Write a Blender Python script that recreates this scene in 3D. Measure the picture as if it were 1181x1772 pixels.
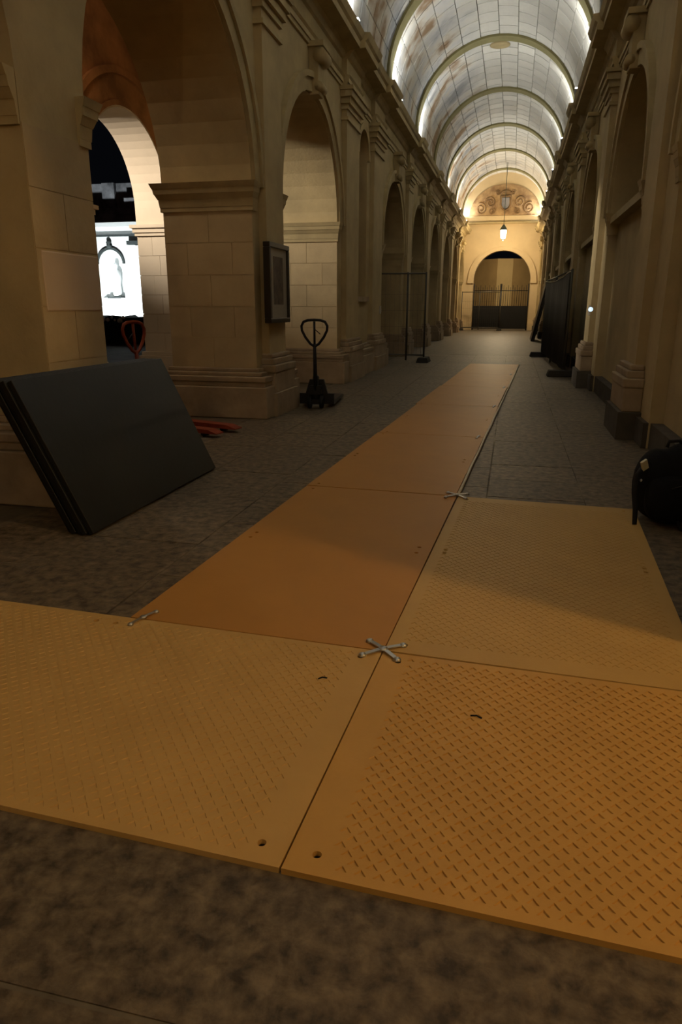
import bpy, bmesh, math, random
from mathutils import Matrix, Vector
random.seed(7)
for o in list(bpy.data.objects): bpy.data.objects.remove(o, do_unlink=True)
S = bpy.context.scene
COL = S.collection
PI = math.pi

# ------------------------------------------------------------------ camera
cam_d = bpy.data.cameras.new('camera'); cam = bpy.data.objects.new('camera', cam_d); COL.objects.link(cam)
cam_d.sensor_fit = 'VERTICAL'; cam_d.sensor_height = 36; cam_d.lens = 1210/1772*36
cam_d.clip_start = .05; cam_d.clip_end = 300
Rw = [(0.97318807, 0.0671839, -0.21998022), (0.22999778, -0.27406145, 0.93380477), (0.00244854, -0.95936263, -0.28216548)]
m = Matrix.Identity(4)
for r in range(3):
    m[r][0] = Rw[r][0]; m[r][1] = -Rw[r][1]; m[r][2] = -Rw[r][2]
m[2][3] = 1.4
cam.matrix_world = m
S.camera = cam
# ------------------------------------------------------------------ world, exposure
W = bpy.data.worlds.new('night'); S.world = W; W.use_nodes = True
W.node_tree.nodes['Background'].inputs[0].default_value = (.012, .014, .02, 1)
W.node_tree.nodes['Background'].inputs[1].default_value = .12
S.view_settings.view_transform = 'Standard'; S.view_settings.look = 'None'
S.view_settings.gamma = 1; S.view_settings.use_curve_mapping = False
S.view_settings.exposure = 0.0
LED_W = 120.0          # each cornice uplight
LANTERN_END_W = 370
LED_ACCENT_W = 140
FILL_BACK_W = 170
GALLERY_W = 330
AISLE_FILL_W = 42
COURT_W = 9000
REVEAL_W = 7800
OUT_FILL_W = 340
WARM = (1.0, .60, .22); WARM2 = (1.0, .77, .47); LEDC = (.97, .965, .90)

# ------------------------------------------------------------------ helpers
def link(o, parent=None):
    COL.objects.link(o)
    if parent is not None: o.parent = parent
    return o
def tag(o, label, cat, group=None):
    o['label'] = label; o['category'] = cat
    if group: o['group'] = group
    return o
def empty(name, loc=(0, 0, 0), rz=0):
    o = bpy.data.objects.new(name, None); o.empty_display_size = .1
    o.location = loc; o.rotation_euler = (0, 0, rz); return link(o)
class MB:
    def __init__(s): s.v = []; s.f = []; s.sm = []
    def add(s, vs, fs, smooth=False):
        n = len(s.v); s.v += [tuple(p) for p in vs]
        for f in fs: s.f.append([i+n for i in f]); s.sm.append(smooth)
        return s
    def box(s, x0, x1, y0, y1, z0, z1):
        return s.add([(x0,y0,z0),(x1,y0,z0),(x1,y1,z0),(x0,y1,z0),(x0,y0,z1),(x1,y0,z1),(x1,y1,z1),(x0,y1,z1)],
                     [(3,2,1,0),(4,5,6,7),(0,1,5,4),(1,2,6,5),(2,3,7,6),(3,0,4,7)])
    def frustum(s, a, b, z0, z1):   # rectangles (x0,x1,y0,y1) bottom and top
        return s.add([(a[0],a[2],z0),(a[1],a[2],z0),(a[1],a[3],z0),(a[0],a[3],z0),(b[0],b[2],z1),(b[1],b[2],z1),(b[1],b[3],z1),(b[0],b[3],z1)],
                     [(3,2,1,0),(4,5,6,7),(0,1,5,4),(1,2,6,5),(2,3,7,6),(3,0,4,7)])
    def prism(s, prof, p0, p1, fn):  # prof list of (a,b); fn(a,b,t)->xyz, t in p0,p1
        n = len(prof)
        vs = [fn(a, b, p0) for a, b in prof]+[fn(a, b, p1) for a, b in prof]
        fs = [(i, (i+1) % n, n+(i+1) % n, n+i) for i in range(n)]+[tuple(range(n-1, -1, -1)), tuple(range(n, 2*n))]
        return s.add(vs, fs)
    def ring(s, fn, c, zc, r0, r1, d0, d1, a0=0, a1=PI, n=24):  # arch ring in (s,z), depth d
        vs = []; fs = []
        for i in range(n+1):
            a = a0+(a1-a0)*i/n; ca, sa = math.cos(a), math.sin(a)
            for r, d in ((r0,d0),(r1,d0),(r1,d1),(r0,d1)): vs.append(fn(c+r*ca, zc+r*sa, d))
        for i in range(n):
            for k in range(4): fs.append((i*4+k, i*4+(k+1)%4, i*4+4+(k+1)%4, i*4+4+k))
        fs += [(0,1,2,3), tuple(n*4+k for k in (3,2,1,0))]
        return s.add(vs, fs)
    def archfill(s, fn, y0, y1, zs, zt, d0, d1, n=24, stilt=0.):  # wall over an arched opening
        c = (y0+y1)/2; r = (y1-y0)/2; pts = [(y0, zs)]
        pts += [(c-r*math.cos(PI*i/n), zs+stilt+r*math.sin(PI*i/n)) for i in range(n+1)]
        pts += [(y1, zs)]
        vs = []; fs = []
        for a, z in pts:
            for zz, d in ((z,d0),(zt,d0),(z,d1),(zt,d1)): vs.append(fn(a, zz, d))
        for i in range(len(pts)-1):
            k = i*4
            fs += [(k,k+4,k+5,k+1), (k+2,k+3,k+7,k+6), (k,k+2,k+6,k+4), (k+1,k+5,k+7,k+3)]
        k = 4*(len(pts)-1)
        fs += [(0,1,3,2), (k,k+2,k+3,k+1)]
        return s.add(vs, fs)
    def tube(s, pts, r, n=8, closed=False, smooth=True):
        pts = [Vector(p) for p in pts]; N = len(pts); rs = r if isinstance(r, (list, tuple)) else [r]*N
        vs = []; fs = []; prev = None
        for i, p in enumerate(pts):
            if closed: t = pts[(i+1) % N]-pts[i-1]
            else: t = pts[min(i+1, N-1)]-pts[max(i-1, 0)]
            t.normalize()
            if prev is None:
                u = t.orthogonal().normalized()
            else:
                u = prev-t*prev.dot(t)
                u = u.normalized() if u.length > 1e-6 else t.orthogonal().normalized()
            prev = u; w = t.cross(u)
            for k in range(n):
                a = 2*PI*k/n; vs.append(p+(u*math.cos(a)+w*math.sin(a))*rs[i])
        for i in range(N if closed else N-1):
            j = (i+1) % N
            for k in range(n): fs.append((i*n+k, i*n+(k+1) % n, j*n+(k+1) % n, j*n+k))
        if not closed: fs += [tuple(range(n-1, -1, -1)), tuple((N-1)*n+k for k in range(n))]
        return s.add(vs, fs, smooth)
    def lathe(s, prof, c=(0,0,0), n=20, smooth=True, axis='z'):
        vs = []; fs = []
        for r, z in prof:
            for k in range(n):
                a = 2*PI*k/n; p = (r*math.cos(a), r*math.sin(a), z)
                if axis == 'x': p = (p[2], p[0], p[1])
                if axis == 'y': p = (p[0], p[2], p[1])
                vs.append((c[0]+p[0], c[1]+p[1], c[2]+p[2]))
        for i in range(len(prof)-1):
            for k in range(n): fs.append((i*n+k, i*n+(k+1) % n, (i+1)*n+(k+1) % n, (i+1)*n+k))
        fs += [tuple(range(n-1, -1, -1)), tuple((len(prof)-1)*n+k for k in range(n))]
        return s.add(vs, fs, smooth)
    def mesh(s, name, mat):
        me = bpy.data.meshes.new(name); me.from_pydata(s.v, [], s.f)
        bm = bmesh.new(); bm.from_mesh(me); bmesh.ops.recalc_face_normals(bm, faces=bm.faces); bm.to_mesh(me); bm.free()
        me.polygons.foreach_set('use_smooth', s.sm); me.materials.append(mat); me.update(); return me
    def build(s, name, mat, parent=None, bevel=0):
        o = link(bpy.data.objects.new(name, s.mesh(name, mat)), parent)
        if bevel:
            b = o.modifiers.new('bevel', 'BEVEL'); b.width = bevel; b.segments = 2; b.limit_method = 'ANGLE'
        return o
def struct(o): o['kind'] = 'structure'; return o
def copy_tree(o, parent=None):
    c = o.copy(); link(c); c.parent = parent
    for ch in list(o.children): copy_tree(ch, c)
    return c

# ------------------------------------------------------------------ materials
def mat(name, col, rough=.8, metal=0, var=0, vscale=3., bump=0, bscale=30., col2=None, rnd=0, emit=None, spec=.3, coat=0, pos=False, dist=0.):
    M = bpy.data.materials.new(name); M.use_nodes = True; nt = M.node_tree; N = nt.nodes; L = nt.links
    b = N['Principled BSDF']; b.inputs['Roughness'].default_value = rough; b.inputs['Metallic'].default_value = metal
    b.inputs['Specular IOR Level'].default_value = spec; b.inputs['Coat Weight'].default_value = coat
    b.inputs['Base Color'].default_value = (*col, 1)
    if emit: b.inputs['Emission Color'].default_value = (*emit[0], 1); b.inputs['Emission Strength'].default_value = emit[1]
    tc = N.new('ShaderNodeTexCoord'); out = None
    vec = N.new('ShaderNodeNewGeometry').outputs['Position'] if pos else tc.outputs['Object']
    if var or col2:
        nz = N.new('ShaderNodeTexNoise'); nz.inputs['Scale'].default_value = vscale; nz.inputs['Detail'].default_value = 6; nz.inputs['Roughness'].default_value = .62; nz.inputs['Distortion'].default_value = dist
        L.new(vec, nz.inputs['Vector'])
        cr = N.new('ShaderNodeValToRGB'); c2 = col2 or tuple(c*(1-var) for c in col)
        cr.color_ramp.elements[0].position = .35; cr.color_ramp.elements[1].position = .68
        cr.color_ramp.elements[0].color = (*c2, 1); cr.color_ramp.elements[1].color = (*col, 1)
        L.new(nz.outputs['Fac'], cr.inputs['Fac']); out = cr.outputs['Color']
    if rnd:
        oi = N.new('ShaderNodeObjectInfo'); mr = N.new('ShaderNodeMapRange'); mr.inputs['To Min'].default_value = 1-rnd; mr.inputs['To Max'].default_value = 1+rnd*.6
        L.new(oi.outputs['Random'], mr.inputs['Value'])
        mx = N.new('ShaderNodeMix'); mx.data_type = 'RGBA'; mx.blend_type = 'MULTIPLY'; mx.inputs['Factor'].default_value = 1
        if out: L.new(out, mx.inputs['A'])
        else: mx.inputs['A'].default_value = (*col, 1)
        L.new(mr.outputs['Result'], mx.inputs['B']); out = mx.outputs['Result']
    if out: L.new(out, b.inputs['Base Color'])
    if bump:
        n2 = N.new('ShaderNodeTexNoise'); n2.inputs['Scale'].default_value = bscale; n2.inputs['Detail'].default_value = 5
        L.new(vec, n2.inputs['Vector'])
        bp = N.new('ShaderNodeBump'); bp.inputs['Strength'].default_value = bump; bp.inputs['Distance'].default_value = .02
        L.new(n2.outputs['Fac'], bp.inputs['Height']); L.new(bp.outputs['Normal'], b.inputs['Normal'])
    return M
STONE = (.50, .39, .205)
M = {}
M['stone'] = mat('ochre_stone', STONE, .85, var=.22, vscale=1.6, bump=.12, bscale=25)
M['ashlar'] = mat('ashlar_stone', (.52, .40, .225), .85, var=.16, vscale=2.2, bump=.12, bscale=25, rnd=.10)
M['pale_patch'] = mat('pale_patch', (.60, .47, .34), .85, var=.06, vscale=3)
M['plinth'] = mat('plinth_stone', (.40, .30, .19), .8, var=.35, vscale=2.5, bump=.2, bscale=14)
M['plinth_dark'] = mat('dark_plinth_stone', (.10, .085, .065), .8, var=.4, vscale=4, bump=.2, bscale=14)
M['moulding'] = mat('moulding_stone', (.47, .37, .19), .85, var=.22, vscale=3, bump=.1)
M['rib'] = mat('rib_stone', (.27, .24, .11), .85, var=.15, vscale=3)
M['fresco'] = mat('terracotta_fresco', (.48, .22, .08), .85, var=.55, vscale=1.3)
M['reveal'] = mat('pale_reveal_stone', (.66, .54, .40), .85, var=.08, vscale=2, rnd=.06)
M['mortar'] = mat('mortar', (.27, .245, .19), .9, var=.3, vscale=6)
M['slab'] = mat('floor_stone', (.215, .166, .104), .52, col2=(.055, .041, .026), vscale=16, bump=.3, bscale=30, rnd=.13, spec=.35, pos=True, dist=.2)
M['floor_far'] = mat('far_floor', (.14, .112, .072), .55, col2=(.085, .065, .04), vscale=4, bump=.2, bscale=12, spec=.35)
M['joint'] = mat('joint_mortar', (.26, .22, .16), .85, var=.8, vscale=2)
M['mat_tan'] = mat('tan_mat', (.58, .36, .115), .55, var=.10, vscale=2.5, bump=.06, bscale=60)
M['mat_amber'] = mat('amber_mat', (.58, .33, .085), .52, var=.12, vscale=3, bump=.06, bscale=60)
M['mat_orange'] = mat('orange_mat', (.49, .232, .048), .5, var=.10, vscale=2, bump=.04, bscale=50)
M['mat_sand'] = mat('sand_mat', (.54, .34, .105), .52, var=.12, vscale=2.2, bump=.05, bscale=60)
M['zinc'] = mat('zinc_metal', (.52, .52, .50), .35, metal=.9)
M['lip_highlight'] = mat('pale_lip_highlight', (.74, .66, .50), .5, var=.2, vscale=9)
M['black_board'] = mat('black_rubber_board', (.012, .0125, .011), .42, var=.4, vscale=1.5, bump=.05, bscale=20, spec=.4)
M['black'] = mat('matt_black', (.008, .008, .009), .7, spec=.2)
M['black_metal'] = mat('black_painted_metal', (.012, .012, .014), .4)
M['rubber'] = mat('black_rubber', (.01, .01, .01), .8)
M['red'] = mat('red_paint', (.30, .05, .018), .5, var=.4, vscale=9)
M['cloth'] = mat('backpack_cloth', (.006, .006, .007), .85, bump=.2, bscale=90, spec=.15)
M['strap'] = mat('black_webbing', (.01, .01, .01), .8)
M['reflector'] = mat('pale_reflective_tag', (.62, .60, .42), .35)
M['frame'] = mat('dark_wood_frame', (.03, .024, .016), .4)
M['paper'] = mat('pale_paper', (.34, .31, .25), .6)
M['art'] = mat('dark_print', (.16, .12, .085), .6, col2=(.05, .04, .03), vscale=9)
M['fence'] = mat('dark_galvanised_tube', (.09, .085, .07), .5, metal=.5)
M['block'] = mat('dark_fence_foot', (.03, .027, .022), .8)
M['net'] = mat('dark_fence_netting', (.025, .024, .018), .85)
M['rope'] = mat('pale_cord', (.5, .44, .32), .8)
M['iron'] = mat('black_iron', (.012, .012, .012), .5)
M['led'] = mat('led_lens', (1, 1, 1), .4, emit=((.93, .98, 1), 40))
M['led_body'] = mat('led_body', (.2, .2, .2), .5)
M['switch_glow'] = mat('blue_white_indicator', (.8, .9, 1), .4, emit=((.55, .75, 1), 1.2))
M['switch'] = mat('white_plastic', (.6, .58, .52), .5)
M['glow'] = mat('lantern_glass', (1, .9, .7), .3, emit=((1, .84, .55), 26))
M['lantern'] = mat('lantern_metal', (.10, .12, .09), .5, metal=.6)
M['end_wall'] = mat('warm_plaster', (.66, .52, .31), .85, var=.10, vscale=1.2)
M['lunette'] = mat('painted_lunette', (.50, .34, .17), .85, col2=(.22, .13, .065), vscale=2.6)
M['scroll'] = mat('painted_scroll', (.29, .18, .085), .85, var=.4, vscale=6)
M['shield'] = mat('slate_blue_shield', (.17, .18, .21), .6, col2=(.30, .29, .30), vscale=4)
M['fac'] = mat('floodlit_white_stone', (.80, .82, .82), .85, var=.06, vscale=2)
M['fac_dark'] = mat('weathered_dark_stone', (.05, .06, .06), .85, var=.3, vscale=6)
M['roof'] = mat('dark_roof', (.06, .06, .065), .85, col2=(.3, .3, .32), vscale=1.2)
M['hedge'] = mat('dark_hedge', (.012, .018, .010), .8, var=.5, vscale=12, bump=.6, bscale=16)
M['hedge_dab'] = mat('dab_white', (.7, .72, .72), .7)
M['court'] = mat('courtyard_paving', (.10, .09, .07), .9, var=.4, vscale=2)
M['ochre_out'] = mat('ochre_render', (.55, .38, .17), .9, var=.12, vscale=1.2)
M['ochre_pale'] = mat('pale_ochre_render', (.66, .50, .25), .9, var=.1, vscale=1.2)

# vault stone: pale blocks, with worn brown and grey fresco left on the low left flank
def vault_mat(name, rnd):
    Mv = mat(name, (.74, .72, .66), .85, var=.14, vscale=1.5, bump=.1, bscale=18, rnd=rnd)
    nt = Mv.node_tree; N = nt.nodes; L = nt.links; b = N['Principled BSDF']
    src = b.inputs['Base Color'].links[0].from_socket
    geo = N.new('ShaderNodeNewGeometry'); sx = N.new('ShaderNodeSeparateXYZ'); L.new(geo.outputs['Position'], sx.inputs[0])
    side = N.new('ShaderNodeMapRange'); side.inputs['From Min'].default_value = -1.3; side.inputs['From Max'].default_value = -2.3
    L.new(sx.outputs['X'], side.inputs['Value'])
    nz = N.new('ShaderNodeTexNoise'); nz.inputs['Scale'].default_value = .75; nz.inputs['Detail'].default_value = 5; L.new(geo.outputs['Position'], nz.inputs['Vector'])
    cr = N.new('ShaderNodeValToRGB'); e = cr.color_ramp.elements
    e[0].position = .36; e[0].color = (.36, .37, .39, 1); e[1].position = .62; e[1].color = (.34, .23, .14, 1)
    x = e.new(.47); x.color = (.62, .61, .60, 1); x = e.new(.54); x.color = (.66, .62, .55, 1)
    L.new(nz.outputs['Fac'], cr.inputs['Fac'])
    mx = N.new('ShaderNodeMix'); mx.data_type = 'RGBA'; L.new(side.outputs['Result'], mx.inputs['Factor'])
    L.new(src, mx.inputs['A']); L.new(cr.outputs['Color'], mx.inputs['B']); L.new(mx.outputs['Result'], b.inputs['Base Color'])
    return Mv
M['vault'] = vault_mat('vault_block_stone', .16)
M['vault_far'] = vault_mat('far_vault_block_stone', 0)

# ------------------------------------------------------------------ place constants (metres; nave runs along +Y)
C = -.87; XL = -3.17; XLB = -4.35; XR = 1.43; XRB = 2.4
SPR = 2.8; ZT = 5.5; Y0 = -20.; YE = 46.
Z0 = 6.6; RV = 2.38; CV = -.91
RIBS = [23.77+5.2*k for k in range(-8, 5)]

# ------------------------------------------------------------------ floor
fm = MB().box(XLB-2.3, XRB, Y0, 22, -.3, -.006).box(XLB-2.3, XRB, 22, 60, -.3, 0)
floor = struct(fm.build('floor', M['floor_far']))
struct_j = MB().box(-3.25, 1.5, Y0, 22, -.006, -.004).build('joint_bed', M['joint'], floor)
unit = MB().box(0, 1, 0, 1, -.02, 0).mesh('slab', M['slab'])
xs = [-3.2, -2.48, -1.78, -.98, -.10, .62, 1.46]
for ci in range(6):
    y = 1.605; cuts = [y]
    must = {4: [5.32, 5.92, 6.5], 3: [5.6], 0: [3.2]}.get(ci, [])
    while y < 22:
        y += random.uniform(.65, 1.25)
        for q in must:
            if cuts[-1] < q-.05 and y > q-.35 and q not in cuts: y = q; break
        cuts.append(min(y, 22))
    for a, b2 in zip(cuts, cuts[1:]):
        if b2-a < .1: continue
        g = .006
        o = bpy.data.objects.new('slab', unit); link(o, floor)
        o.location = (xs[ci]+g, a+g, random.uniform(-.002, 0)); o.scale = (xs[ci+1]-xs[ci]-2*g, b2-a-2*g, 1)

for (x0, x1, y0, y1) in ((-3.2, -2.1, .3, 1.6), (-2.09, 1.46, .965, 1.6), (-2.09, -.2, -.4, .955), (-.19, 1.46, -.4, .955)):
    o = bpy.data.objects.new('slab', unit); link(o, floor); o.location = (x0, y0, 0); o.scale = (x1-x0-.008, y1-y0-.004, 1)
# ------------------------------------------------------------------ walls
def FL(s, z, d): return (XL-d, s, z)      # left wall: depth d goes away from the nave
def FR(s, z, d): return (XR+d, s, z)
ARL = [(-5.6, -2.3), (-.75, 4.45-1.7+.0), (5.18, 8.7), (9.8, 13.1), (17.65, 20.9), (22.5, 25.9), (27.5, 30.85), (32.55, 35.9), (37.5, 40.9), (42.3, 45.6)]
ARL[1] = (.95, 4.42)
ARL[0] = (-4.0, -.4)
TH = XL-XLB
wl = MB(); piersL = []
edges = [Y0]+[e for a in ARL for e in a]+[YE]
NICHE = (14.78, 15.75)
for i in range(0, len(edges), 2):
    a, b2 = edges[i], edges[i+1]; piersL.append((a, b2))
    if a == 13.1:
        wl.box(XLB, XL, a, NICHE[0], 0, ZT); wl.box(XLB, XL, NICHE[1], b2, 0, ZT)
        wl.box(XLB, XL, NICHE[0], NICHE[1], 0, 1.6); wl.archfill(FL, NICHE[0], NICHE[1], 4.3, ZT, 0, TH)
        wl.box(XLB, XL-.42, NICHE[0], NICHE[1], 1.6, ZT-.05)
    else: wl.box(XLB, XL, a, b2, 0, ZT)
for a, b2 in ARL: wl.archfill(FL, a, b2, SPR, ZT, 0, TH)
wl.box(XLB, CV-RV-.02, Y0, YE, ZT, Z0+.02).box(XLB, XL, Y0, YE, ZT, 5.8)
wall_l = struct(wl.build('wall_left', M['stone']))

BAYR = [(9.6+5.2*k, 12.85+5.2*k) for k in range(-5, 7)]
BAYR[3] = (-.55, 2.7)
wr = MB(); edges = [Y0]+[e for a in BAYR for e in a]+[YE]; piersR = []
for i in range(0, len(edges), 2):
    piersR.append((edges[i], edges[i+1])); wr.box(XR, XRB, edges[i], edges[i+1], 0, ZT)
for a, b2 in BAYR:
    wr.archfill(FR, a, b2, SPR, ZT, 0, .6 if b2 != 2.7 else XRB-XR)
    if b2 == 2.7: continue
    wr.box(XR+.62, XRB, a, b2, 2.75, ZT); wr.box(XR+.14, XRB, a, b2, 0, 2.75)
wr.box(CV+RV+.02, XRB, Y0, YE, ZT, Z0+.02).box(XR, XRB, Y0, YE, ZT, 5.8)
wall_r = struct(wr.build('wall_right', M['stone']))
struct(MB().box(XRB, 12, -2.4, 4.6, -.3, 0).build('floor_gallery', M['floor_far']))
struct(MB().box(XRB, 12, 4.6, 5, 0, 6.4).box(XRB, 12, -2.8, -2.4, 0, 6.4).box(12, 12.4, -2.8, 5, 0, 6.4).build('wall_gallery', M['stone']))
struct(MB().box(XRB, 12.4, -2.8, 5, 6.4, 6.7).build('ceiling_gallery', M['stone']))

def side(x, sgn, d): return x+sgn*d      # sgn +1 left wall (towards nave is +x), -1 right wall
def mouldings(wall, xf, sgn, arches, piers, pil, keys=True, back=None):
    fn = FL if sgn > 0 else FR
    for a, b2 in arches:
        c, r = (a+b2)/2, (b2-a)/2
        amax = PI*.85 if a == 5.18 else PI
        if b2 > 5: o = MB().ring(fn, c, SPR, r+.015, r+.24, .02, -.05, a1=amax).ring(fn, c, SPR, r+.19, r+.27, .02, -.085, a1=amax).build('archivolt', M['moulding'], wall)
        k = MB()   # scroll keystone
        k.prism([(-.17, 5.06), (.17, 5.06), (.13, 4.42), (-.13, 4.42)], -.0, .15, lambda p, z, t: (xf+sgn*t, c+p, z-.0))
        key = k.build('keystone', M['moulding'], wall, bevel=.012)
        MB().lathe([(.10, -.18), (.10, .18)], (xf+sgn*.17, c, 4.93), 14, axis='y').build('scroll', M['moulding'], key)
        MB().lathe([(.065, -.14), (.065, .14)], (xf+sgn*.15, c, 4.53), 14, axis='y').build('scroll', M['moulding'], key)
        MB().box(min(xf, xf+sgn*.24), max(xf, xf+sgn*.24), c-.21, c+.21, 5.03, 5.10).build('keystone_cap', M['moulding'], key)
        for e, q in ((a, 1), (b2, -1)):   # impost on each jamb; q: towards opening
            im = MB()
            wrap = -.01 if abs(e-4.42) < .01 else .12
            for (z0, z1, ea, eb) in ((2.52, 2.57, .025, .025), (2.57, 2.66, .03, .04), (2.66, 2.72, .045, .075), (2.72, 2.78, .08, .09), (2.78, 2.84, .095, .12)):
                R2 = []
                for ex in (ea, eb):
                    ya, yb = sorted((e+q*ex, e-q*wrap)); xa, xb = sorted((xf+sgn*ex*.7*(wrap > 0), back if back is not None else xf-sgn*.14))
                    if back is not None: xa -= ex
                    R2.append((xa, xb, ya, yb))
                im.frustum(R2[0], R2[1], z0, z1)
            im.build('impost', M['moulding'], wall)
    for a, b2 in pil:
        p = MB().box(*sorted((xf, xf+sgn*.1)), a, b2, .3, 4.8).build('pilaster', M['stone'], wall)
        cp = MB()
        for z0, z1, ex in ((4.55, 4.60, .03), (4.72, 4.80, .03), (4.80, 4.90, .07), (4.90, 5.0, .11), (5.0, 5.06, .14)):
            cp.box(*sorted((xf, xf+sgn*(.1+ex))), a-ex, b2+ex, z0, z1)
        cp.build('capital', M['moulding'], p)
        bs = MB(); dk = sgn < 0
        for z0, z1, ex in ((.30, .56, .10), (.56, .66, .115), (.66, .74, .08), (.74, .80, .05)):
            bs.box(*sorted((xf, xf+sgn*(.1+ex))), a-ex, b2+ex, z0, z1)
        bs.build('pilaster_base', M['plinth'], p, bevel=.015)
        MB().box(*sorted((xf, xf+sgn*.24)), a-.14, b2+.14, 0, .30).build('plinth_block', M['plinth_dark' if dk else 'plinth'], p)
    # entablature
    prof = [(-.1, 5.06), (.03, 5.06), (.03, 5.12), (.05, 5.12), (.05, 5.19), (.08, 5.22), (.02, 5.24), (.02, 5.48), (.06, 5.50), (.10, 5.56), (.14, 5.60), (.34, 5.62), (.34, 5.72), (.38, 5.75), (.42, 5.84), (-.1, 5.90)]
    MB().prism(prof, Y0, YE, lambda d, z, t: (xf+sgn*d, t, z)).build('cornice', M['moulding'], wall)
    for a, b2 in pil:
        MB().prism([(d+.09 if d > 0 else d, z+.004) for d, z in prof], a-.06, b2+.06, lambda d, z, t: (xf+sgn*d, t, z)).build('cornice_break', M['moulding'], wall)
PIL_L = [(8.93, 9.62), (13.42, 14.5), (16.05, 17.15)]+[(b2+.4, c2-.4) for (_, b2), (c2, _) in zip(ARL[4:], ARL[5:])]
PIL_R = [(8.25+5.2*k, 9.0+5.2*k) for k in range(-5, 8)]
mouldings(wall_l, XL, 1, ARL, piersL, PIL_L, back=XLB)
mouldings(wall_r, XR, -1, BAYR, piersR, PIL_R)
# plinths of the left piers, with a torus moulding
for a, b2 in piersL:
    if b2-a < .2: continue
    p = MB()
    for z0, z1, ex in ((0, .40, .19), (.40, .46, .155), (.46, .53, .17), (.53, .58, .10), (.58, .63, .05)):
        p.box(XLB-ex, XL+ex, a-ex, b2+ex, z0, z1)
    p.build('plinth', M['plinth'], wall_l, bevel=.012)
for a, b2 in piersR:
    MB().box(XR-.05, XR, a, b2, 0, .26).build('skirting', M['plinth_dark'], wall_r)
for a, b2 in BAYR:
    if b2 == 2.7: continue
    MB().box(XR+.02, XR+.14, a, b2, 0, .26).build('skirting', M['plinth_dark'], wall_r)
    MB().box(XR+.0, XR+.62, a, b2, 2.68, 2.78).build('ledge', M['moulding'], wall_r)
MB().box(XL-.42, XL+.06, NICHE[0]-.08, NICHE[1]+.08, 1.5, 1.6).build('niche_sill', M['plinth'], wall_l)
MB().box(XL-.415, XL-.40, NICHE[0], NICHE[1], 1.6, 4.85).build('niche_back', M['fresco'], wall_l)
MB().ring(FL, sum(NICHE)/2, 4.3, .49, .60, .02, -.05, n=14).build('archivolt', M['moulding'], wall_l)
# dressed stone courses on the pier faces that turn towards the light
def courses(y, x0, x1, z0, z1, h, mtl, parent, w=.6):
    z = z0; r = 0
    n = round((z1-z0)/h); h = (z1-z0)/n
    for r in range(n):
        x = x0; first = True
        cuts = [x0]
        while True:
            x += w*(.5 if (r % 2 and first) else 1); first = False
            if x > x1-.15: break
            cuts.append(x)
        cuts.append(x1)
        for a, b2 in zip(cuts, cuts[1:]):
            MB().box(a+.003, b2-.003, y-.006-random.random()*.002, y+.02, z+.003, z+h-.003).build('ashlar_block', mtl, parent)
        z += h
courses(8.7, XLB, XL, .63, 2.54, .382, M['ashlar'], wall_l)
courses(13.1, XLB, XL, .63, 2.54, .382, M['ashlar'], wall_l)
courses(4.45, XLB, XL, .63, 2.54, .382, M['ashlar'], wall_l) if False else None
for (a, b2, z0) in ((5.18, 4.45, 0),):
    z = .63
    for k in range(5):
        for ya, yb in (((4.42, 5.18),) if k % 2 == 0 else ((4.42, 4.8), (4.8, 5.18))):
            pale = (k == 2)
            MB().box(XL-.02, XL+.006, ya+.003, yb-.003, z+.003, z+.379).build('ashlar_block', M['ashlar'], wall_l)
        z += .382
MB().box(XL-.01, XL+.012, 4.47, 5.165, 1.36, 1.765).build('repair_patch', M['pale_patch'], wall_l, bevel=.02)['label'] = 'pale smooth repair patch on the pier face'

# ------------------------------------------------------------------ end wall, door arch and lunette
DC = -.79; DH = 1.71; DS = 2.95
def FE(s, z, d): return (s, YE+d, z)
we = MB().box(C-3.2, DC-DH, YE, YE+.6, 0, 6.3).box(DC+DH, C+3.2, YE, YE+.6, 0, 6.3).archfill(FE, DC-DH, DC+DH, DS, 6.3, 0, .6, n=32)
we.box(C-3.2, C+3.2, YE, YE+.6, 6.3, 9.4)
wall_e = struct(we.build('wall_end', M['end_wall']))
MB().ring(FE, DC, DS, DH, DH+.30, 0, -.05, n=32).ring(FE, DC, DS, DH+.24, DH+.34, 0, -.09, n=32).build('archivolt', M['end_wall'], wall_e)
for q in (-1, 1):
    MB().box(DC+q*DH-.34*(q < 0)-.02, DC+q*DH+.34*(q > 0)+.02, YE-.1, YE, 2.78, 2.95).build('impost', M['end_wall'], wall_e)
    MB().box(DC+q*DH-.5*(q < 0), DC+q*DH+.5*(q > 0), YE-.12, YE, 0, .42).build('plinth', M['end_wall'], wall_e)
n = 30; lu = MB()
pts = [(C+2.06*math.cos(PI*i/n), 6.62+1.72*math.sin(PI*i/n)) for i in range(n+1)]
lu.prism(pts, YE-.05, YE+.01, lambda a, z, t: (a, t, z))
lun = lu.build('lunette_painting', M['lunette'], wall_e)
MB().box(C-2.1, C+2.1, YE-.09, YE, 6.28, 6.60).build('painted_band', M['end_wall'], wall_e)
MB().box(C-2.2, C+2.2, YE-.3, YE, 6.15, 6.24).box(C-2.15, C+2.15, YE-.2, YE, 6.24, 6.30).build('sill', M['moulding'], wall_e)
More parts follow.
